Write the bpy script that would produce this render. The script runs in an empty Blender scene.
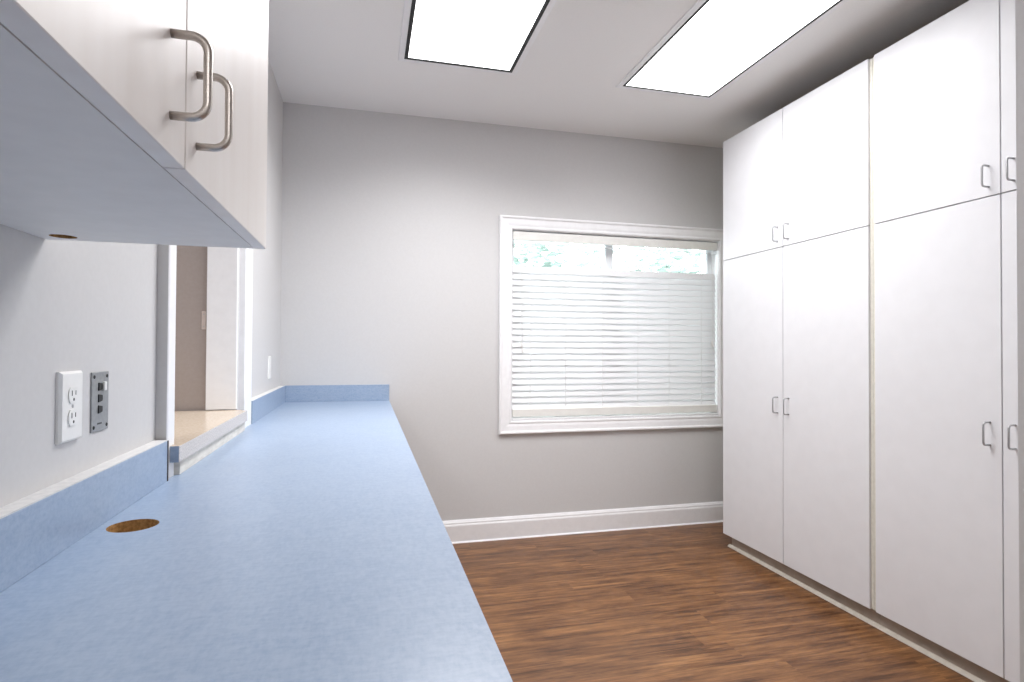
import bpy, bmesh, math, random
from mathutils import Vector, Matrix
C = bpy.context.scene
COL = C.collection
random.seed(7)

# ---------------------------------------------------------------- camera
YAW, PITCH, ROLL, FPX = 0.2507, 0.0132, 0.0049, 569.78
CAM = Vector((0, 0, 1.24))
cy, sy, cp, sp, cr, sr = (math.cos(YAW), math.sin(YAW), math.cos(PITCH), math.sin(PITCH), math.cos(ROLL), math.sin(ROLL))
fwd = Vector((cp*sy, cp*cy, sp)); up0 = Vector((-sp*sy, -sp*cy, cp)); rt0 = Vector((cy, -sy, 0))
rt = cr*rt0 + sr*up0; up = cr*up0 - sr*rt0
cam_data = bpy.data.cameras.new('camera'); cam = bpy.data.objects.new('camera', cam_data); COL.objects.link(cam)
cam_data.sensor_width = 36; cam_data.lens = FPX/1024*36; cam_data.clip_start = 0.02; cam_data.clip_end = 200
cam.matrix_world = Matrix(((rt.x, up.x, -fwd.x, CAM.x), (rt.y, up.y, -fwd.y, CAM.y), (rt.z, up.z, -fwd.z, CAM.z), (0, 0, 0, 1)))
C.camera = cam

# ---------------------------------------------------------------- light and exposure
GLOW = 3.0          # emission of the ceiling diffusers
LAMP_W, LAMP_SPREAD = 20.5, 146   # light each troffer throws down, and how wide its prismatic lens spreads it
SKY = 7.5           # overcast daylight
world = bpy.data.worlds.new('overcast_sky'); C.world = world; world.use_nodes = True
wn = world.node_tree.nodes; wl = world.node_tree.links
bg = wn['Background']; bg.inputs['Strength'].default_value = SKY
bg.inputs['Color'].default_value = (0.93, 0.98, 1.0, 1)
C.view_settings.view_transform = 'Standard'; C.view_settings.look = 'None'
C.view_settings.gamma = 1; C.view_settings.use_curve_mapping = False
C.view_settings.exposure = 0.67
try:
    C.cycles.use_denoising = True
    C.cycles.max_bounces = 16; C.cycles.diffuse_bounces = 10; C.cycles.transparent_max_bounces = 16
except Exception:
    pass

# ---------------------------------------------------------------- materials
def lin(r, g, b):
    f = lambda c: (c/255/12.92) if c/255 <= 0.04045 else ((c/255+0.055)/1.055)**2.4
    return (f(r), f(g), f(b), 1)
def base_mat(name, col, rough=0.5, metal=0.0, spec=0.5):
    m = bpy.data.materials.new(name); m.use_nodes = True
    b = m.node_tree.nodes['Principled BSDF']
    b.inputs['Base Color'].default_value = col; b.inputs['Roughness'].default_value = rough
    b.inputs['Metallic'].default_value = metal; b.inputs['Specular IOR Level'].default_value = spec
    return m, m.node_tree.nodes, m.node_tree.links, b
def noise(n, l, scale, stretch=(1, 1, 1), detail=3, rough=0.5, coord='Object'):
    tc = n.new('ShaderNodeTexCoord'); mp = n.new('ShaderNodeMapping'); t = n.new('ShaderNodeTexNoise')
    mp.inputs['Scale'].default_value = stretch
    t.inputs['Scale'].default_value = scale; t.inputs['Detail'].default_value = detail; t.inputs['Roughness'].default_value = rough
    l.new(tc.outputs[coord], mp.inputs['Vector']); l.new(mp.outputs['Vector'], t.inputs['Vector'])
    return t
def ramp(n, l, src, stops):
    r = n.new('ShaderNodeValToRGB')
    while len(r.color_ramp.elements) < len(stops): r.color_ramp.elements.new(0.5)
    for e, (p, c) in zip(r.color_ramp.elements, stops): e.position = p; e.color = c
    l.new(src, r.inputs['Fac']); return r
def bump(n, l, b, src, strength, dist=0.002):
    u = n.new('ShaderNodeBump'); u.inputs['Strength'].default_value = strength; u.inputs['Distance'].default_value = dist
    l.new(src, u.inputs['Height']); l.new(u.outputs['Normal'], b.inputs['Normal'])
def mottled(name, c1, c2, scale=40, stretch=(1, 1, 1), rough=0.5, bmp=0.0, metal=0.0, spec=0.5, lo=0.35, hi=0.65):
    m, n, l, b = base_mat(name, c1, rough, metal, spec)
    t = noise(n, l, scale, stretch, 4)
    r = ramp(n, l, t.outputs['Fac'], [(lo, c1), (hi, c2)])
    l.new(r.outputs['Color'], b.inputs['Base Color'])
    if bmp: bump(n, l, b, t.outputs['Fac'], bmp)
    return m
M = {}
M['wall'] = mottled('grey_wall_paint', (.585, .578, .575, 1), (.60, .593, .59, 1), 90, rough=.55, bmp=.05, spec=.3)
M['wall_taupe'] = mottled('taupe_wall_paint', (.36, .31, .285, 1), (.375, .325, .30, 1), 90, rough=.6, bmp=.05, spec=.25)
M['ceiling'] = mottled('ceiling_paint', (.845, .835, .82, 1), (.86, .85, .835, 1), 120, rough=.8, bmp=.05, spec=.2)
M['trim'] = mottled('white_trim_paint', (.83, .83, .84, 1), (.86, .86, .87, 1), 30, rough=.35)
M['cabinet'] = mottled('white_laminate', (.735, .735, .752, 1), (.752, .752, .77, 1), 14, rough=.42, spec=.4)
M['edge'] = mottled('cream_edge_band', (.66, .64, .56, 1), (.72, .70, .62, 1), 60, rough=.5)
M['carcass'] = mottled('grey_white_melamine', (.77, .745, .715, 1), (.80, .775, .745, 1), 25, rough=.5)
M['maple'] = mottled('whitewashed_wood_laminate', (.78, .735, .70, 1), (.84, .81, .785, 1), 3.2, (6, 6, .7), rough=.4, lo=.3, hi=.7)
M['toe'] = mottled('taupe_toe_board', (.40, .345, .285, 1), (.46, .40, .34, 1), 20, rough=.6)
M['shoe'] = mottled('cream_shoe_molding', (.62, .58, .50, 1), (.70, .66, .58, 1), 30, rough=.5)
M['steel'] = mottled('brushed_steel', (.46, .46, .47, 1), (.54, .54, .55, 1), 200, (1, 1, 8), rough=.36, metal=1)
M['nickel'] = mottled('satin_nickel', (.50, .46, .42, 1), (.57, .53, .49, 1), 220, (1, 1, 6), rough=.33, metal=1)
M['plastic'] = mottled('white_plastic', (.80, .80, .78, 1), (.83, .83, .81, 1), 50, rough=.35)
M['pinkplate'] = mottled('pale_pinkish_plastic', (.58, .50, .46, 1), (.62, .54, .50, 1), 50, rough=.5)
M['slot'] = mottled('dark_slot', (.03, .03, .03, 1), (.05, .05, .05, 1), 50, rough=.6)
M['black'] = mottled('black_gasket', (.012, .012, .012, 1), (.02, .02, .02, 1), 60, rough=.6)
M['greyplate'] = mottled('grey_metal_plate', (.27, .28, .285, 1), (.32, .33, .335, 1), 120, rough=.45, metal=.3)
M['board'] = mottled('raw_particle_board', (.26, .13, .04, 1), (.56, .32, .11, 1), 160, rough=.85, lo=.3, hi=.7)
M['dimtop'] = mottled('dark_brown_bounce_cut', (.13, .085, .05, 1), (.17, .115, .07, 1), 90, rough=.8)  # for the unseen cabinet tops, dark to cut light bounced upward
M['gap'] = mottled('dark_brown_gap', (.035, .022, .015, 1), (.06, .04, .03, 1), 60, rough=.8)
M['caulk'] = mottled('off_white_caulk', (.60, .595, .59, 1), (.68, .67, .66, 1), 70, rough=.6)
M['cream'] = mottled('cream_blind_rail', (.76, .755, .72, 1), (.80, .795, .76, 1), 20, rough=.45)
M['cord'] = mottled('cream_cord', (.80, .79, .77, 1), (.84, .83, .81, 1), 200, rough=.8)
M['vinyl'] = mottled('white_vinyl_sash', (.80, .82, .84, 1), (.84, .86, .88, 1), 30, rough=.35)
M['nosing'] = mottled('speckled_grey_laminate', (.46, .44, .43, 1), (.66, .63, .61, 1), 220, rough=.5)
M['ledge'] = mottled('beige_speckled_laminate', (.50, .41, .31, 1), (.62, .53, .43, 1), 130, rough=.22, lo=.3, hi=.7)
M['apron'] = mottled('rough_off_white_board', (.58, .56, .51, 1), (.70, .68, .63, 1), 45, (1, .5, 1.5), rough=.8, lo=.3, hi=.6)
M['leaf'] = mottled('pale_green_leaves', (.27, .34, .31, 1), (.40, .46, .43, 1), 3, rough=.6)
M['bark'] = mottled('grey_bark', (.16, .13, .10, 1), (.24, .20, .16, 1), 20, (1, 1, .2), rough=.9, bmp=.3)
M['patio'] = mottled('pale_concrete', (.50, .50, .49, 1), (.58, .58, .57, 1), 12, rough=.9)

# blue laminate: fine fibres over soft mottling
def make_laminate():
    m, n, l, b = base_mat('blue_fibre_laminate', (.36, .48, .66, 1), .33, 0, .9)
    t1 = noise(n, l, 9, (1, 1, 1), 5, .6); t2 = noise(n, l, 150, (1, .35, 1), 4, .65); t3 = noise(n, l, 150, (.35, 1, 1), 4, .65)
    a = n.new('ShaderNodeMath'); a.operation = 'ADD'; l.new(t2.outputs['Fac'], a.inputs[0]); l.new(t3.outputs['Fac'], a.inputs[1])
    c = n.new('ShaderNodeMath'); c.operation = 'MULTIPLY_ADD'; c.inputs[1].default_value = .35
    l.new(t1.outputs['Fac'], c.inputs[0]); l.new(a.outputs[0], c.inputs[2])
    r = ramp(n, l, c.outputs[0], [(.85, (.240, .325, .460, 1)), (1.0, (.320, .403, .525, 1))])
    d = n.new('ShaderNodeMath'); d.operation = 'MULTIPLY_ADD'; d.inputs[1].default_value = 1.1; d.inputs[2].default_value = -.79
    l.new(c.outputs[0], d.inputs[0])
    r.color_ramp.elements[0].position = .22; r.color_ramp.elements[1].position = .72
    l.new(d.outputs[0], r.inputs['Fac'])
    l.new(r.outputs['Color'], b.inputs['Base Color'])
    return m
M['laminate'] = make_laminate()

# vinyl plank floor: boards run along X
def make_floor():
    m, n, l, b = base_mat('walnut_vinyl_planks', (.2, .1, .05, 1), .36, 0, .35)
    tc = n.new('ShaderNodeTexCoord'); sx = n.new('ShaderNodeSeparateXYZ'); l.new(tc.outputs['Object'], sx.inputs[0])
    dv = n.new('ShaderNodeMath'); dv.operation = 'DIVIDE'; dv.inputs[1].default_value = .152; l.new(sx.outputs['Y'], dv.inputs[0])
    fl = n.new('ShaderNodeMath'); fl.operation = 'FLOOR'; l.new(dv.outputs[0], fl.inputs[0])
    w1 = n.new('ShaderNodeTexWhiteNoise'); w1.noise_dimensions = '1D'; l.new(fl.outputs[0], w1.inputs['W'])
    ox = n.new('ShaderNodeMath'); ox.operation = 'MULTIPLY_ADD'; ox.inputs[1].default_value = 7.3; l.new(w1.outputs['Value'], ox.inputs[0]); l.new(sx.outputs['X'], ox.inputs[2])
    dx = n.new('ShaderNodeMath'); dx.operation = 'DIVIDE'; dx.inputs[1].default_value = 1.22; l.new(ox.outputs[0], dx.inputs[0])
    fx = n.new('ShaderNodeMath'); fx.operation = 'FLOOR'; l.new(dx.outputs[0], fx.inputs[0])
    cb = n.new('ShaderNodeCombineXYZ'); l.new(fx.outputs[0], cb.inputs[0]); l.new(fl.outputs[0], cb.inputs[1])
    w2 = n.new('ShaderNodeTexWhiteNoise'); w2.noise_dimensions = '2D'; l.new(cb.outputs[0], w2.inputs['Vector'])
    # grain coordinates: shifted per plank
    sh = n.new('ShaderNodeVectorMath'); sh.operation = 'MULTIPLY_ADD'; sh.inputs[1].default_value = (9, 9, 9)
    l.new(w2.outputs['Color'], sh.inputs[0]); l.new(tc.outputs['Object'], sh.inputs[2])
    def grain(scale, stretch, detail, rough, dist=0):
        mp = n.new('ShaderNodeMapping'); mp.inputs['Scale'].default_value = stretch; l.new(sh.outputs[0], mp.inputs['Vector'])
        t = n.new('ShaderNodeTexNoise'); t.inputs['Scale'].default_value = scale; t.inputs['Detail'].default_value = detail
        t.inputs['Roughness'].default_value = rough; t.inputs['Distortion'].default_value = dist
        l.new(mp.outputs['Vector'], t.inputs['Vector']); return t
    g1 = grain(1.0, (2.3, 42, 1), 8, .66, .6); g2 = grain(1.0, (14, 300, 1), 4, .7); g3 = grain(1.0, (3.2, 9, 1), 4, .6, 1.0)
    mix = n.new('ShaderNodeMath'); mix.operation = 'MULTIPLY_ADD'; mix.inputs[1].default_value = .45
    l.new(g2.outputs['Fac'], mix.inputs[0]); l.new(g1.outputs['Fac'], mix.inputs[2])
    mix2 = n.new('ShaderNodeMath'); mix2.operation = 'MULTIPLY_ADD'; mix2.inputs[1].default_value = .45
    l.new(g3.outputs['Fac'], mix2.inputs[0]); l.new(mix.outputs[0], mix2.inputs[2])
    mix3 = n.new('ShaderNodeMath'); mix3.operation = 'MULTIPLY_ADD'; mix3.inputs[1].default_value = .035
    l.new(w2.outputs['Value'], mix3.inputs[0]); l.new(mix2.outputs[0], mix3.inputs[2])
    sc = n.new('ShaderNodeMapRange'); sc.inputs['From Min'].default_value = .74; sc.inputs['From Max'].default_value = 1.20
    l.new(mix3.outputs[0], sc.inputs['Value'])
    r = ramp(n, l, sc.outputs[0], [(0, (.052, .022, .010, 1)), (.3, (.115, .050, .021, 1)), (.55, (.175, .080, .032, 1)), (.8, (.255, .120, .047, 1)), (1, (.32, .165, .068, 1))])
    l.new(r.outputs['Color'], b.inputs['Base Color'])
    bump(n, l, b, mix.outputs[0], .12, .001)
    return m
M['floor'] = make_floor()

def make_diffuser():
    m = bpy.data.materials.new('lit_acrylic_diffuser'); m.use_nodes = True; n = m.node_tree.nodes; l = m.node_tree.links; n.clear()
    o = n.new('ShaderNodeOutputMaterial'); e = n.new('ShaderNodeEmission'); e.inputs['Strength'].default_value = GLOW
    t = noise(n, l, 60, detail=2); r = ramp(n, l, t.outputs['Fac'], [(0, (.985, .985, 1, 1)), (1, (.98, .975, .99, 1))])
    l.new(r.outputs['Color'], e.inputs['Color']); l.new(e.outputs[0], o.inputs[0]); return m
M['diffuser'] = make_diffuser()
def make_slat():
    m = bpy.data.materials.new('white_slat_translucent'); m.use_nodes = True; n = m.node_tree.nodes; l = m.node_tree.links
    b = n['Principled BSDF']; b.inputs['Base Color'].default_value = (.82, .82, .82, 1); b.inputs['Roughness'].default_value = .45
    o = n['Material Output']; tr = n.new('ShaderNodeBsdfTranslucent'); tr.inputs['Color'].default_value = (.85, .86, .88, 1)
    t = noise(n, l, 4, (1, 1, 12), 3); r = ramp(n, l, t.outputs['Fac'], [(.3, (.765, .765, .775, 1)), (.7, (.785, .785, .795, 1))]); l.new(r.outputs['Color'], b.inputs['Base Color'])
    mx = n.new('ShaderNodeMixShader'); mx.inputs['Fac'].default_value = .055
    l.new(b.outputs[0], mx.inputs[1]); l.new(tr.outputs[0], mx.inputs[2]); l.new(mx.outputs[0], o.inputs[0]); return m
M['slat'] = make_slat()
def make_glass():
    m = bpy.data.materials.new('window_glass'); m.use_nodes = True; n = m.node_tree.nodes; l = m.node_tree.links; n.clear()
    o = n.new('ShaderNodeOutputMaterial'); t = n.new('ShaderNodeBsdfTransparent'); t.inputs['Color'].default_value = (.93, .96, .96, 1)
    g = n.new('ShaderNodeBsdfGlossy'); g.inputs['Roughness'].default_value = .02; f = n.new('ShaderNodeFresnel'); f.inputs['IOR'].default_value = 1.45
    mx = n.new('ShaderNodeMixShader'); l.new(f.outputs[0], mx.inputs[0]); l.new(t.outputs[0], mx.inputs[1]); l.new(g.outputs[0], mx.inputs[2]); l.new(mx.outputs[0], o.inputs[0]); return m
M['glass'] = make_glass()

# ---------------------------------------------------------------- mesh helpers
def bm_new(): return bmesh.new()
def box(bm, x0, x1, y0, y1, z0, z1, bev=0.0, seg=2, mi=0):
    t = bmesh.new(); bmesh.ops.create_cube(t, size=1)
    for v in t.verts:
        v.co = Vector(((x0+x1)/2 + v.co.x*(x1-x0), (y0+y1)/2 + v.co.y*(y1-y0), (z0+z1)/2 + v.co.z*(z1-z0)))
    if bev: bmesh.ops.bevel(t, geom=t.edges[:], offset=bev, segments=seg, profile=.5, affect='EDGES')
    merge(bm, t, mi); return bm
def merge(bm, t, mi=0):
    vs = {v: bm.verts.new(v.co) for v in t.verts}
    for f in t.faces:
        try:
            nf = bm.faces.new([vs[v] for v in f.verts]); nf.material_index = mi; nf.smooth = f.smooth
        except ValueError: pass
    t.free()
def quad(bm, pts, mi=0):
    f = bm.faces.new([bm.verts.new(p) for p in pts]); f.material_index = mi; return f
def fillet(pts, r, n=6):
    out = [Vector(pts[0])]
    for i in range(1, len(pts)-1):
        p, a, b = Vector(pts[i]), Vector(pts[i-1]), Vector(pts[i+1])
        d1 = (a-p).normalized(); d2 = (b-p).normalized(); ang = d1.angle(d2); t = r/math.tan(ang/2)
        c = p + (d1+d2).normalized()*(r/math.sin(ang/2)); s = p+d1*t - c; e = p+d2*t - c
        u = s.normalized(); w = (e - u*e.dot(u)).normalized(); th = math.pi - ang
        for k in range(n+1): out.append(c + r*(math.cos(th*k/n)*u + math.sin(th*k/n)*w))
    out.append(Vector(pts[-1])); return out
def tube(bm, pts, rad, n=12, mi=0):
    pts = [Vector(p) for p in pts]; rings = []; prev = None
    for i, p in enumerate(pts):
        d = (pts[min(i+1, len(pts)-1)] - pts[max(i-1, 0)]).normalized()
        if prev is None: u = d.orthogonal().normalized()
        else: u = (prev - d*prev.dot(d)).normalized()
        prev = u; w = d.cross(u)
        rings.append([bm.verts.new(p + rad*(math.cos(2*math.pi*k/n)*u + math.sin(2*math.pi*k/n)*w)) for k in range(n)])
    for a, b in zip(rings, rings[1:]):
        for k in range(n):
            f = bm.faces.new((a[k], a[(k+1) % n], b[(k+1) % n], b[k])); f.smooth = True; f.material_index = mi
    bm.faces.new(rings[0][::-1]).material_index = mi; bm.faces.new(rings[-1]).material_index = mi
def disc(bm, c, axis, r, h, n=24, mi=0, r2=None):      # short cylinder along axis from c
    a = Vector(axis).normalized(); u = a.orthogonal().normalized(); w = a.cross(u); c = Vector(c); r2 = r if r2 is None else r2
    A = [bm.verts.new(c + r*(math.cos(2*math.pi*k/n)*u+math.sin(2*math.pi*k/n)*w)) for k in range(n)]
    B = [bm.verts.new(c + a*h + r2*(math.cos(2*math.pi*k/n)*u+math.sin(2*math.pi*k/n)*w)) for k in range(n)]
    for k in range(n): bm.faces.new((A[k], A[(k+1) % n], B[(k+1) % n], B[k])).material_index = mi
    bm.faces.new(A[::-1]).material_index = mi; bm.faces.new(B).material_index = mi
def holed_slab(bm, x0, x1, y0, y1, z0, z1, hx, hy, r, n=48, mi_hole=1):
    s = min(hx-x0, x1-hx, hy-y0, y1-hy, r*2.2)*0.999
    for z in (z0, z1):
        for a in ((x0, x1, y0, hy-s), (x0, x1, hy+s, y1), (x0, hx-s, hy-s, hy+s), (hx+s, x1, hy-s, hy+s)):
            if a[1]-a[0] > 1e-5 and a[3]-a[2] > 1e-5:
                quad(bm, [(a[0], a[2], z), (a[1], a[2], z), (a[1], a[3], z), (a[0], a[3], z)])
        ci = []; sq = []
        for k in range(n):
            t = 2*math.pi*k/n; c, d = math.cos(t), math.sin(t); m = s/max(abs(c), abs(d))
            ci.append(bm.verts.new((hx+r*c, hy+r*d, z))); sq.append(bm.verts.new((hx+m*c, hy+m*d, z)))
        for k in range(n): bm.faces.new((ci[k], ci[(k+1) % n], sq[(k+1) % n], sq[k]))
    for k in range(n):
        t, u = 2*math.pi*k/n, 2*math.pi*(k+1)/n
        quad(bm, [(hx+r*math.cos(t), hy+r*math.sin(t), z0), (hx+r*math.cos(u), hy+r*math.sin(u), z0), (hx+r*math.cos(u), hy+r*math.sin(u), z1), (hx+r*math.cos(t), hy+r*math.sin(t), z1)], mi_hole)
    quad(bm, [(x0, y0, z0), (x1, y0, z0), (x1, y0, z1), (x0, y0, z1)]); quad(bm, [(x0, y1, z0), (x1, y1, z0), (x1, y1, z1), (x0, y1, z1)])
    quad(bm, [(x0, y0, z0), (x0, y1, z0), (x0, y1, z1), (x0, y0, z1)]); quad(bm, [(x1, y0, z0), (x1, y1, z0), (x1, y1, z1), (x1, y0, z1)])
def wall_hole(bm, plane, t0, t1, a0, a1, b0, b1, h):    # plane 'x' or 'y' or 'z'; h = list of holes (a0,a1,b0,b1), disjoint along a
    def P(a, b, t): return {'x': (t, a, b), 'y': (a, t, b), 'z': (a, b, t)}[plane]
    h = sorted(h); xs = [a0]
    for q in h: xs += [q[0], q[1]]
    xs.append(a1)
    for t in (t0, t1):
        for i in range(0, len(xs), 2): quad(bm, [P(xs[i], b0, t), P(xs[i+1], b0, t), P(xs[i+1], b1, t), P(xs[i], b1, t)])
        for q in h:
            quad(bm, [P(q[0], b0, t), P(q[1], b0, t), P(q[1], q[2], t), P(q[0], q[2], t)])
            quad(bm, [P(q[0], q[3], t), P(q[1], q[3], t), P(q[1], b1, t), P(q[0], b1, t)])
    def rim(a0, a1, b0, b1):
        for (p, q) in (((a0, b0), (a1, b0)), ((a1, b0), (a1, b1)), ((a1, b1), (a0, b1)), ((a0, b1), (a0, b0))):
            quad(bm, [P(*p, t0), P(*q, t0), P(*q, t1), P(*p, t1)])
    rim(a0, a1, b0, b1)
    for q in h: rim(*q)
def frame_sweep(bm, plane, x0, x1, z0, z1, prof, mi=0):  # prof: closed list (inset from outer edge, coordinate along plane normal)
    def P(a, b, t): return {'y': (a, t, b), 'z': (a, b, t)}[plane]
    rings = []
    for (cxx, czz, sx, sz) in ((x0, z0, 1, 1), (x1, z0, -1, 1), (x1, z1, -1, -1), (x0, z1, 1, -1)):
        rings.append([bm.verts.new(P(cxx+sx*i, czz+sz*i, t)) for i, t in prof])
    m = len(prof)
    for k in range(4):
        A, B = rings[k], rings[(k+1) % 4]
        for j in range(m): bm.faces.new((A[j], A[(j+1) % m], B[(j+1) % m], B[j])).material_index = mi
def prism(bm, prof, axis, t0, t1, mi=0):                 # prof in the two other axes (cyclic), extruded along axis
    def P(u, v, t): return {'x': (t, u, v), 'y': (u, t, v), 'z': (u, v, t)}[axis]
    A = [bm.verts.new(P(u, v, t0)) for u, v in prof]; B = [bm.verts.new(P(u, v, t1)) for u, v in prof]; n = len(prof)
    for k in range(n): bm.faces.new((A[k], A[(k+1) % n], B[(k+1) % n], B[k])).material_index = mi
    bm.faces.new(A[::-1]).material_index = mi; bm.faces.new(B).material_index = mi

def world_loc(o):
    v = Vector((0, 0, 0))
    while o is not None: v += o.location; o = o.parent
    return v
def obj(name, bm, mats, parent=None, origin=None):
    if not isinstance(mats, (list, tuple)): mats = [mats]
    bmesh.ops.recalc_face_normals(bm, faces=bm.faces[:])
    off = world_loc(parent) if parent is not None else Vector(origin or (0, 0, 0))
    for v in bm.verts: v.co -= off
    me = bpy.data.meshes.new(name); bm.to_mesh(me); bm.free()
    for m in mats: me.materials.append(M[m])
    o = bpy.data.objects.new(name, me); COL.objects.link(o)
    if parent is not None: o.parent = parent
    else: o.location = off
    return o
def thing(name, label, cat, loc, group=None):
    o = bpy.data.objects.new(name, None); COL.objects.link(o); o.location = loc; o.empty_display_size = .1
    o['label'] = label; o['category'] = cat
    if group: o['group'] = group
    return o
def tag(o, label, cat, group=None, kind=None):
    o['label'] = label; o['category'] = cat
    if group: o['group'] = group
    if kind: o['kind'] = kind
    return o
def struct(name, bm, m, label, cat, parent=None):
    o = obj(name, bm, m, parent)
    o['kind'] = 'structure'; o['label'] = label; o['category'] = cat
    return o

# ---------------------------------------------------------------- measured planes (metres)
XL, D, ZC, XR = -0.4923, 3.6265, 2.7085, 2.815
YN, YC = -3.9, -.7
WX0, WX1, WZ0, WZ1 = 0.925, 2.475, 0.767, 2.026      # window opening
OY0, OY1, OZ0, OZ1 = 1.613, 2.43, 0.955, 2.12        # pass-through opening
BX, BY = 1.391, 0.940                                # wall corner at the right edge of the view
XK, ZK = 0.1411, 0.9157                              # counter

# ---------------------------------------------------------------- the setting
b = bm_new(); box(b, -2.4, XR+.15, YN-.15, D+.15, -.12, 0); struct('floor', b, 'floor', 'walnut brown wood plank floor', 'floor')
b = bm_new(); box(b, -2.4, XR+.15, YN-.15, D+.15, ZC, ZC+.12); struct('ceiling', b, 'ceiling', 'plain pale ceiling around the two light panels', 'ceiling')
b = bm_new(); wall_hole(b, 'x', XL-.11, XL, YN, D, 0, ZC, [(OY0-.02, OY1+.02, OZ0-.02, OZ1+.02)])
struct('wall_left', b, 'wall', 'pale grey left wall with a pass-through opening above the blue counter', 'wall')
b = bm_new(); wall_hole(b, 'y', D, D+.15, XL-.11, XR+.15, 0, ZC, [(WX0, WX1, WZ0, WZ1)])
struct('wall_back', b, 'wall', 'grey back wall around the window', 'wall')
b = bm_new(); box(b, XR, XR+.12, BY, D, 0, ZC); struct('wall_right', b, 'wall', 'grey wall behind the tall white cabinets', 'wall')
b = bm_new(); box(b, BX, XR+.12, YN, BY, 0, ZC); struct('wall_near_right', b, 'wall', 'grey wall corner at the right edge beside the tall cabinets', 'wall')
b = bm_new(); box(b, XL-.11, XR+.12, YN-.12, YN, 0, ZC); struct('wall_near', b, 'wall', 'grey wall behind the viewer', 'wall')
b = bm_new(); box(b, -2.3, XL-.11, OY1+.012, OY1+.13, 0, ZC); struct('wall_next_room', b, 'wall_taupe', 'taupe wall of the next room seen through the pass-through opening', 'wall')
b = bm_new(); box(b, -2.35, -2.25, YN, OY1+.012, 0, ZC); struct('wall_next_room_far', b, 'wall_taupe', 'taupe far wall of the next room', 'wall')
b = bm_new(); box(b, -2.3, XL-.11, YN-.12, YN, 0, ZC); struct('wall_next_room_near', b, 'wall_taupe', 'taupe near wall of the next room', 'wall')

# baseboard on the back wall, with a caulk line at the floor
b = bm_new()
prism(b, [(D, 0), (D-.012, 0), (D-.012, .006), (D-.016, .108), (D-.014, .116), (D-.012, .118), (D-.012, .128), (D-.008, .136), (D-.005, .143), (D, .143)], 'x', XK+.0, XR)
prism(b, [(D-.011, 0), (D-.019, 0), (D-.016, .006), (D-.012, .009)], 'x', XK, XR)
struct('baseboard_back', b, 'trim', 'white baseboard under the window with a stepped top edge', 'baseboard')

# window: moulded casing, lining, vinyl sashes, glass
ox0, ox1, oz0, oz1 = WX0-.085, WX1+.085, WZ0-.086, WZ1+.085
b = bm_new()
frame_sweep(b, 'y', ox0, ox1, oz0, oz1, [(0, D), (0, D-.020), (.004, D-.024), (.013, D-.024), (.017, D-.019), (.022, D-.017), (.050, D-.016), (.066, D-.013), (.071, D-.016), (.080, D-.016), (.085, D-.012), (.085, D)])
win = struct('window_1', b, 'trim', 'wide white framed window in the back wall', 'window')
b = bm_new(); frame_sweep(b, 'y', WX0, WX1, WZ0, WZ1, [(0, D-.002), (.004, D-.002), (.004, D+.10), (0, D+.10)])
box(b, WX0+.004, WX1-.004, D-.006, D+.09, WZ0+.004, WZ0+.014, .002)
obj('window_lining', b, 'trim', win)
b = bm_new(); frame_sweep(b, 'y', WX0+.004, WX1-.004, WZ0+.004, WZ1-.004, [(0, D+.088), (.030, D+.088), (.034, D+.095), (.034, D+.13), (0, D+.13)])
mx = 1.655
box(b, mx-.03, mx+.03, D+.084, D+.128, WZ0+.03, WZ1-.03, .003)
obj('sash_frame', b, 'vinyl', win)
b = bm_new(); box(b, WX0+.037, mx-.029, D+.111, D+.115, WZ0+.037, WZ1-.037); box(b, mx+.029, WX1-.037, D+.111, D+.115, WZ0+.037, WZ1-.037)
obj('window_pane', b, 'glass', win)

# pass-through trim: casing round the opening and the jamb lining
cf = XL+.0255
b = bm_new()
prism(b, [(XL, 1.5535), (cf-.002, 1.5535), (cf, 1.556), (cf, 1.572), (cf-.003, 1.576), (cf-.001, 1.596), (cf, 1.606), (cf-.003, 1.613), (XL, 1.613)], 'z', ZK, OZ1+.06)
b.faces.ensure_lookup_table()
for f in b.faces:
    if all(v.co.y < 1.5540 for v in f.verts): f.material_index = 1  # near side face coloured grey, the other faces white
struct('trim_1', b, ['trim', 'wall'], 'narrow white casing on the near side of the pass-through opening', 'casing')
b = bm_new()
prism(b, [(XL, 2.478), (cf-.004, 2.478), (cf, 2.484), (cf, 2.50), (cf-.003, 2.505), (cf-.001, 2.58), (cf, 2.605), (XL, 2.605)], 'z', ZK, OZ1+.06)
struct('trim_2', b, 'trim', 'white casing on the far side of the pass-through opening', 'casing')
b = bm_new()
box(b, XL-.107, XL+.001, OY1, OY1+.018, OZ1*0+.997, OZ1, .001)
box(b, XL-.12, XL+.001, OY0-.018, OY0, .997, OZ1, .001)
box(b, XL-.12, XL+.001, OY0-.018, OY1+.018, OZ1, OZ1+.018, .001)
struct('trim_3', b, 'trim', 'white jamb boards lining the pass-through opening', 'jamb')
b = bm_new(); box(b, XL, cf, OY0, 2.478, OZ1, OZ1+.06, .002); struct('trim_4', b, 'trim', 'white head casing of the pass-through opening behind the wall cabinet', 'casing')

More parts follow.
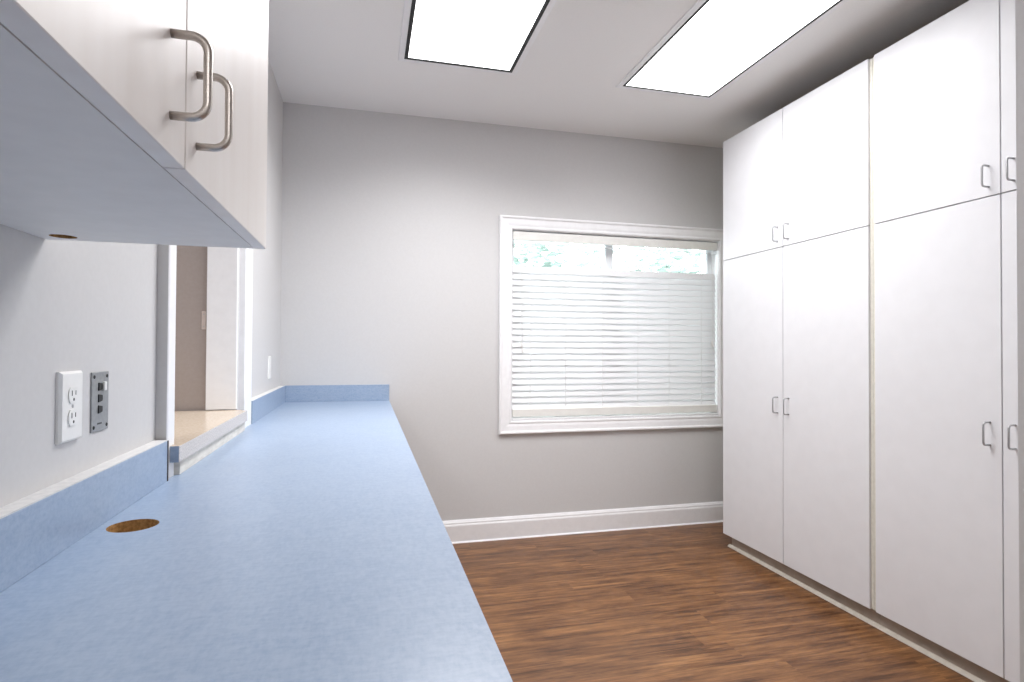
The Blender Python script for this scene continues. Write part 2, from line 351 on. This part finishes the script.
# ---------------------------------------------------------------- blue counter
t = thing('counter', 'long blue laminate counter along the left wall with a round cable hole', 'counter', (-.18, 1.2, 0))
b = bm_new(); holed_slab(b, XL+.002, XK, YC, D-.002, ZK-.038, ZK, -.4065, 1.1755, .0405)
obj('countertop', b, ['laminate', 'board'], t)
bf = XL+.030
b = bm_new(); box(b, XL+.008, bf, YC, 1.541, ZK, 1.0130, .0008, 1); s = obj('backsplash', b, 'laminate', t)
b = bm_new(); box(b, XL+.0005, bf-.0005, YC, 1.541, 1.0130, 1.0150); obj('caulk_strip', b, 'caulk', s)
b = bm_new(); box(b, XL+.004, bf+.001, 1.541, 1.5475, ZK, 1.0130); obj('end_cap', b, 'gap', s)
b = bm_new(); box(b, XL+.004, bf, 2.6065, D-.004, ZK, 1.0130, .0008, 1); s = obj('backsplash', b, 'laminate', t)
b = bm_new(); box(b, XL+.0005, bf-.001, 2.6065, D-.022, 1.0130, 1.0145); obj('caulk_strip', b, 'caulk', s)
b = bm_new(); box(b, bf, XK+.0, D-.022, D-.001, ZK, 1.0135, .0008, 1); obj('backsplash', b, 'laminate', t)
b = bm_new(); box(b, XL+.01, XK-.05, D-.05, D-.02, 0.0, ZK-.038); box(b, XL+.01, XK-.05, YC+.02, YC+.05, 0.0, ZK-.038); box(b, XL+.002, XL+.022, YC+.05, D-.05, ZK-.13, ZK-.038)
obj('support_panel', b, 'carcass', t)

# ---------------------------------------------------------------- sill of the pass-through
sx = -.4455
t = thing('pass_through_ledge', 'beige speckled ledge with grey front edge under the pass-through opening', 'ledge', (-.55, 2.0, ZK))
b = bm_new(); box(b, -1.05, cf, OY0+.001, OY1-.0005, .9545, .9945); box(b, cf, sx-.0012, 1.5735, 2.405, .9545, .9945); obj('ledge_top', b, 'ledge', t)
b = bm_new(); box(b, sx-.0012, sx, 1.573, 2.405, .9545, .9940); obj('front_edge', b, 'nosing', t)
b = bm_new(); box(b, cf+.001, sx-.0012, 1.5722, 1.5734, .9545, .9943); obj('end_laminate', b, 'laminate', t)['label'] = 'small blue laminate end of the ledge'
b = bm_new(); box(b, XL+.001, -.455, OY0+.001, 2.415, ZK, .9545, .001, 1); obj('apron_board', b, 'apron', t)

# ---------------------------------------------------------------- wire pulls
def pull(x, y, z0, z1, proj, sgn, rad, parent, mat, bend=.012):
    b = bm_new()
    tube(b, fillet([(x, y, z0), (x+sgn*proj, y, z0), (x+sgn*proj, y, z1), (x, y, z1)], bend, 8), rad, 14)
    return obj('handle', b, mat, parent)

# ---------------------------------------------------------------- wall cabinet at upper left
XF, ZB, ZT2 = -.1678, 1.4087, 2.20
y0, ym, y1 = .155, .599, 1.0527
t = thing('upper_cabinet', 'whitewashed wood upper cabinet above the counter with two nickel handles', 'cabinet', (XL, .604, ZB))
b = bm_new()
xi = XF-.0197
holed_slab(b, XL+.001, xi, y0, y1, ZB, ZB+.018, -.452, 1.017, .0175)
box(b, XL+.001, xi, y0, y0+.016, ZB+.018, ZT2); box(b, XL+.001, xi, y1-.016, y1, ZB+.018, ZT2); box(b, XL+.001, xi, y0+.016, y1-.016, ZT2-.018, ZT2)
box(b, XL+.001, XL+.008, y0+.016, y1-.016, ZB+.018, ZT2-.018)
obj('body', b, ['carcass', 'board'], t)
for a, c, hy in ((y0+.001, ym-.0014, .556), (ym+.0014, y1, .6355)):
    b = bm_new(); box(b, XF-.019, XF, a, c, ZB, ZT2-.002, .0008, 1)
    d = obj('door', b, 'maple', t)
    pull(XF, hy, 1.443, 1.5155, .0296, 1, .0039, d, 'nickel', .014)

# ---------------------------------------------------------------- tall cabinets on the right
XC, TZ0, TZM, TZ1 = 2.1938, .0817, 1.803, 2.5617
def tall_cabinet(label, ya, ys, yb, c0, c1, up_h, lo_h, inset):
    t = thing('tall_cabinet', label, 'cabinet', (2.5, (c0+c1)/2, 0), 'tall cabinets along the right wall')
    b = bm_new(); xb = XC+.0215
    for (p, q) in ((c0-.0165, c0-.0005), (c1, c1+.016)): box(b, xb, XR-.003, p, q, TZ0, TZ1-.001)
    for z in (TZ0, TZM-.017, TZ1-.018): box(b, xb, XR-.004, c1+.016, c0-.016, z, z+.017)
    box(b, XR-.012, XR-.005, c1+.016, c0-.016, TZ0+.017, TZ1-.018)
    box(b, xb, xb+.018, ys-.02, ys+.02, TZ0+.017, TZM-.017); box(b, xb, xb+.018, ys-.02, ys+.02, TZM, TZ1-.018)
    obj('body', b, 'edge', t)
    b = bm_new(); box(b, xb+.001, XR-.003, c1, c0, TZ1-.001, TZ1+.0005); obj('added_dark_top', b, 'dimtop', t)  # unseen dark top, added to dim the ceiling above the cabinets
    g = .0022
    for (z0, z1, hz) in ((TZM+g, TZ1, up_h), (TZ0, TZM-g, lo_h)):
        for (p, q, hy) in ((ys+g, ya, ys+.041), (yb, ys-g, ys-.043)):
            b = bm_new(); box(b, XC, XC+.019, p, q, z0, z1, .0008, 1)
            d = obj('door', b, 'cabinet', t)
            pull(XC, hy, hz[0], hz[1], .032, -1, .0036, d, 'steel', .011)
    for p, q in (((2.0730, 2.0873),) if inset else ((2.0572, 2.0712),)):
        b = bm_new(); box(b, XC+.009, xb, p, q, TZ0+.002, TZ1-.003); obj('filler_strip', b, 'edge', t)
    b = bm_new(); box(b, 2.236, 2.252, c1+.0005, c0-inset, 0, TZ0); obj('toe_kick', b, 'toe', t)
    b = bm_new()
    prof = [(2.236, 0)]+[(2.236-.018*math.cos(a), .0135*math.sin(a)) for a in [0, .3, .6, .9, 1.2, 1.5708]]
    prism(b, [(x, z) for x, z in prof], 'y', c1+.0005, c0-inset*.4); obj('shoe_molding', b, 'shoe', t)
    return t
tall_cabinet('four-door white laminate cabinet farther away, next to the window', 3.169, 2.6335, 2.0885, 3.167, 2.0725, (1.8375, 1.9170), (.8945, .9800), .026)
tall_cabinet('four-door white laminate cabinet nearer the viewer, at the right edge', 2.0560, 1.5336, .990, 2.0717, .985, (1.8380, 1.9150), (.8990, .9815), 0)
# ---------------------------------------------------------------- ceiling lights
def troffer_light(t, sx_, sy_, w):
    la = bpy.data.lights.new('troffer_light', 'AREA'); la.shape = 'RECTANGLE'; la.size = sx_; la.size_y = sy_
    la.energy = w; la.spread = math.radians(LAMP_SPREAD); la.color = (.985, .98, 1)
    o = bpy.data.objects.new('troffer_light', la); COL.objects.link(o); o.parent = t; o.location = (0, 0, -.0095)
def ceiling_light(label, x0, x1, ye, length, g=.013, w=LAMP_W):
    t = thing('ceiling_light', label, 'ceiling light', ((x0+x1)/2, ye-length/2, ZC), 'recessed ceiling light panels')
    ya = ye-length
    b = bm_new(); frame_sweep(b, 'z', x0-.030, x1+.030, ya-.030, ye+.030, [(0, ZC), (.002, ZC-.007), (.028, ZC-.009), (.030, ZC-.007), (.030, ZC)]); obj('frame', b, 'trim', t)
    b = bm_new(); frame_sweep(b, 'z', x0, x1, ya, ye, [(0, ZC-.0005), (0, ZC-.0085), (g, ZC-.0085), (g, ZC-.0005)]); obj('gasket', b, 'black', t)
    b = bm_new(); box(b, x0+g, x1-g, ya+g, ye-g, ZC-.0068, ZC-.0008); obj('diffuser', b, 'diffuser', t)
    troffer_light(t, x1-x0-2*g, length-2*g, w)
ceiling_light('square-ended glowing ceiling light panel on the left, above the counter side', .1755, .7362, 2.907, 1.21, .018)
ceiling_light('glowing ceiling light panel on the right, close to the tall white cabinets', 1.3697, 1.9159, 2.897, 1.21, .012, 9.8)

ceiling_light('unseen fill light panel added behind the viewer, on the left', -.05, .51, -1.70, 1.21, .013, 14.5)  # this panel and the next are unseen, added as fill light
ceiling_light('unseen fill light panel added behind the viewer, on the right', .72, 1.28, -1.70, 1.21, .013, 14.5)

# ---------------------------------------------------------------- window blind
bx0, bx1, yb_ = WX0+.0095, WX1-.009, D+.030
t = thing('window_blind', 'white horizontal slat blind hanging closed in the window', 'blind', ((bx0+bx1)/2, yb_, WZ1))
b = bm_new(); box(b, bx0+.003, bx1-.003, yb_-.015, yb_+.030, 1.966, 2.016, .002); obj('headrail', b, 'vinyl', t)
b = bm_new(); box(b, bx0, bx1, yb_-.028, yb_-.018, 1.9575, 2.0150, .003); obj('valance', b, 'cream', t)
PIT, W2, TH = .0411, .0255, .0014
def slat(b, zc, tilt, yc=yb_):
    ca, sa = math.cos(tilt), math.sin(tilt)
    pr = []
    for k in range(7):
        u = -1+k/3; pr.append((u*W2, .0012*(1-u*u)))
    top = [(u, w+TH) for u, w in pr]; bot = [(u, w-TH) for u, w in pr][::-1]
    # u>0 is the room-side edge, which hangs down
    poly = [(yc - u*ca + w*sa*-1, zc - u*sa + w*ca) for u, w in top+bot]
    prism(b, poly, 'x', bx0+.002, bx1-.002)
b = bm_new()
z = .863
while z < 1.770:
    slat(b, z, math.radians(67)); z += PIT
slat(b, 1.940, math.radians(6))
obj('slats', b, 'slat', t)
b = bm_new(); box(b, bx0+.001, bx1-.001, yb_-.026, yb_+.022, .788, .841, .004); obj('bottom_rail', b, 'cream', t)
for xx in (1.055, 1.302, 1.572, 1.836, 2.077, 2.335):
    b = bm_new()
    tube(b, [(xx, yb_-.027, .846), (xx, yb_-.027, 1.958)], .0008, 6); tube(b, [(xx, yb_+.027, .846), (xx, yb_+.027, 1.968)], .0008, 6)
    obj('ladder_cord', b, 'cord', t)
def lathe(b, c, prof, n=14):
    rr = [[b.verts.new((c[0]+r*math.cos(2*math.pi*k/n), c[1]+r*math.sin(2*math.pi*k/n), c[2]+h)) for k in range(n)] for r, h in prof]
    for p, q in zip(rr, rr[1:]):
        for k in range(n): f = b.faces.new((p[k], p[(k+1) % n], q[(k+1) % n], q[k])); f.smooth = True
    b.faces.new(rr[0][::-1]); b.faces.new(rr[-1])
TAS = [(.003, -.022), (.0055, -.018), (.0065, -.008), (.005, .004), (.0025, .012), (.0018, .014)]
for xx, zz in ((.991, 1.268), (1.0, 1.232), (2.418, 1.290), (2.424, 1.276)):
    b = bm_new(); tube(b, [(xx, yb_-.034, zz+.012), (xx, yb_-.034, 1.80), (xx, yb_-.030, 1.958)], .0009, 6)
    p = obj('lift_cord', b, 'cord', t)
    b = bm_new(); lathe(b, (xx, yb_-.034, zz), TAS); obj('tassel', b, 'cord', p)

# ---------------------------------------------------------------- wall plates
def plate(b, y0, y1, z0, z1, t, x=XL, inset=.005):
    A = [(x, y0, z0), (x, y1, z0), (x, y1, z1), (x, y0, z1)]
    Bq = [(x+t*.5, y0, z0), (x+t*.5, y1, z0), (x+t*.5, y1, z1), (x+t*.5, y0, z1)]
    Cq = [(x+t, y0+inset, z0+inset), (x+t, y1-inset, z0+inset), (x+t, y1-inset, z1-inset), (x+t, y0+inset, z1-inset)]
    R = [[b.verts.new(p) for p in r] for r in (A, Bq, Cq)]
    for p, q in zip(R, R[1:]):
        for k in range(4): b.faces.new((p[k], p[(k+1) % 4], q[(k+1) % 4], q[k]))
    b.faces.new(R[0][::-1]); b.faces.new(R[2])
def receptacle(parent, yc, zc, x):
    b = bm_new(); n = 28
    pts = []
    for k in range(n):
        a = 2*math.pi*k/n; yy = .0165*math.cos(a); zz = max(-.0135, min(.0135, .0175*math.sin(a))); pts.append((yy, zz))
    prism(b, [(yc+yy, zc+zz) for yy, zz in pts], 'x', x-.0005, x+.0018)
    r = obj('receptacle', b, 'plastic', parent)
    b = bm_new(); box(b, x+.0015, x+.0021, yc-.0075, yc-.0052, zc-.001, zc+.008); box(b, x+.0015, x+.0021, yc+.0052, yc+.0072, zc, zc+.0075); disc(b, (x+.0015, yc, zc-.0075), (1, 0, 0), .0026, .0006, 12)
    obj('slot', b, 'slot', r)
t = thing('power_outlet', 'white double power outlet on the left wall above the blue backsplash', 'outlet', (XL, 1.125, 1.137))
b = bm_new(); plate(b, 1.0915, 1.1675, 1.0785, 1.1975, .0080, XL, .004); obj('cover_plate', b, 'plastic', t)
for zc in (1.157, 1.119): receptacle(t, 1.1295, zc, XL+.0080)
b = bm_new(); disc(b, (XL+.0078, 1.1295, 1.138), (1, 0, 0), .003, .0008, 14); obj('screw', b, 'steel', t)

t = thing('data_wall_plate', 'grey metal data plate with three black jacks right of the white outlet', 'wall plate', (XL, 1.245, 1.136))
b = bm_new(); box(b, XL, XL+.0028, 1.2125, 1.2835, 1.0795, 1.1920, .0013, 2); obj('cover_plate', b, 'greyplate', t)
for zc in (1.164, 1.142, 1.121):
    b = bm_new(); prism(b, [(1.2375, zc-.0075), (1.2525, zc-.0055), (1.2535, zc-.002), (1.2535, zc+.002), (1.2525, zc+.0055), (1.2375, zc+.0075)], 'x', XL+.0028, XL+.0046)
    j = obj('jack', b, 'black', t)
    if zc > 1.16:
        b = bm_new(); box(b, XL+.0028, XL+.0075, 1.2545, 1.2645, zc-.0085, zc+.0085, .0012); obj('jack_clip', b, 'plastic', j)
for yy in (1.2210, 1.2750):
    for zz in (1.0885, 1.1830):
        b = bm_new(); disc(b, (XL+.0028, yy, zz), (1, 0, 0), .0036, .0012, 14, 0, .0028); obj('screw', b, 'black', t)
b = bm_new(); box(b, XL+.0027, XL+.0031, 1.236, 1.254, 1.0925, 1.0955); obj('engraving', b, 'slot', t)

t = thing('wall_plate', 'white wall plate on the left wall near the far corner above the counter', 'wall plate', (XL, 3.2, 1.135))
b = bm_new(); plate(b, 3.176, 3.240, 1.0755, 1.1945, .0075, XL, .005); obj('cover_plate', b, 'plastic', t)
b = bm_new(); box(b, XL+.008, XL+.0115, 3.1905, 3.2105, 1.118, 1.152, .001); obj('rocker', b, 'plastic', t)

t = thing('latch_plate', 'narrow pale plate on the taupe wall beyond the pass-through opening', 'plate', (-.61, OY1+.012, 1.345))
b = bm_new(); box(b, -.6185, -.6035, OY1+.007, OY1+.012, 1.3085, 1.379, .0015); obj('cover_plate', b, 'pinkplate', t)
for zz in (1.320, 1.367):
    b = bm_new(); disc(b, (-.611, OY1+.007, zz), (0, -1, 0), .003, .0008, 12); obj('screw', b, 'steel', t)

# next room: unseen ceiling panel added to light it
t = thing('ceiling_light', 'unseen ceiling panel added to light the next room', 'ceiling light', (-1.4, .6, ZC))
b = bm_new(); frame_sweep(b, 'z', -1.72, -1.08, -.02, 1.22, [(0, ZC), (.002, ZC-.008), (.028, ZC-.010), (.030, ZC-.008), (.030, ZC)]); obj('frame', b, 'trim', t)
b = bm_new(); box(b, -1.69, -1.11, .01, 1.19, ZC-.0068, ZC-.0008); obj('diffuser', b, 'diffuser', t); troffer_light(t, .58, 1.18, 16)

# ---------------------------------------------------------------- outdoors
b = bm_new(); box(b, -12, 16, D+.2, 24, -.4, -.25); struct('ground_outside', b, 'patio', 'pale concrete ground outside the window', 'ground')
def tree(x, y, h, rad, label, seed, n):
    rnd = random.Random(seed)
    t = thing('tree', label, 'tree', (x, y, -.25), 'trees outside the window')
    b = bm_new(); tube(b, [(x, y, -.25), (x+.03, y, h*.35), (x-.02, y+.05, h*.7)], .11, 10); obj('trunk', b, 'bark', t)
    b = bm_new()
    for i in range(n):
        while True:
            p = Vector((rnd.uniform(-1, 1), rnd.uniform(-1, 1), rnd.uniform(-1, 1)))
            if .35 < p.length < 1: break
        c = Vector((x, y, h*.58)) + Vector((p.x*rad, p.y*rad, p.z*h*.45)); L = rnd.uniform(.07, .13)
        R = Matrix.Rotation(rnd.uniform(0, 6.28), 3, 'Z') @ Matrix.Rotation(rnd.uniform(-1.2, 1.2), 3, 'X')
        quad(b, [c+R@Vector(q)*L for q in ((-1, 0, 0), (0, -.45, .12), (1, 0, 0), (0, .45, .12))])
    o = obj('foliage', b, 'leaf', t); o['kind'] = 'stuff'
tree(1.9, 8.2, 4.6, 1.7, 'leafy tree seen pale through the left of the window', 3, 5200)
tree(6.4, 9.4, 5.0, 1.9, 'leafy tree seen pale through the right of the window', 5, 5200)
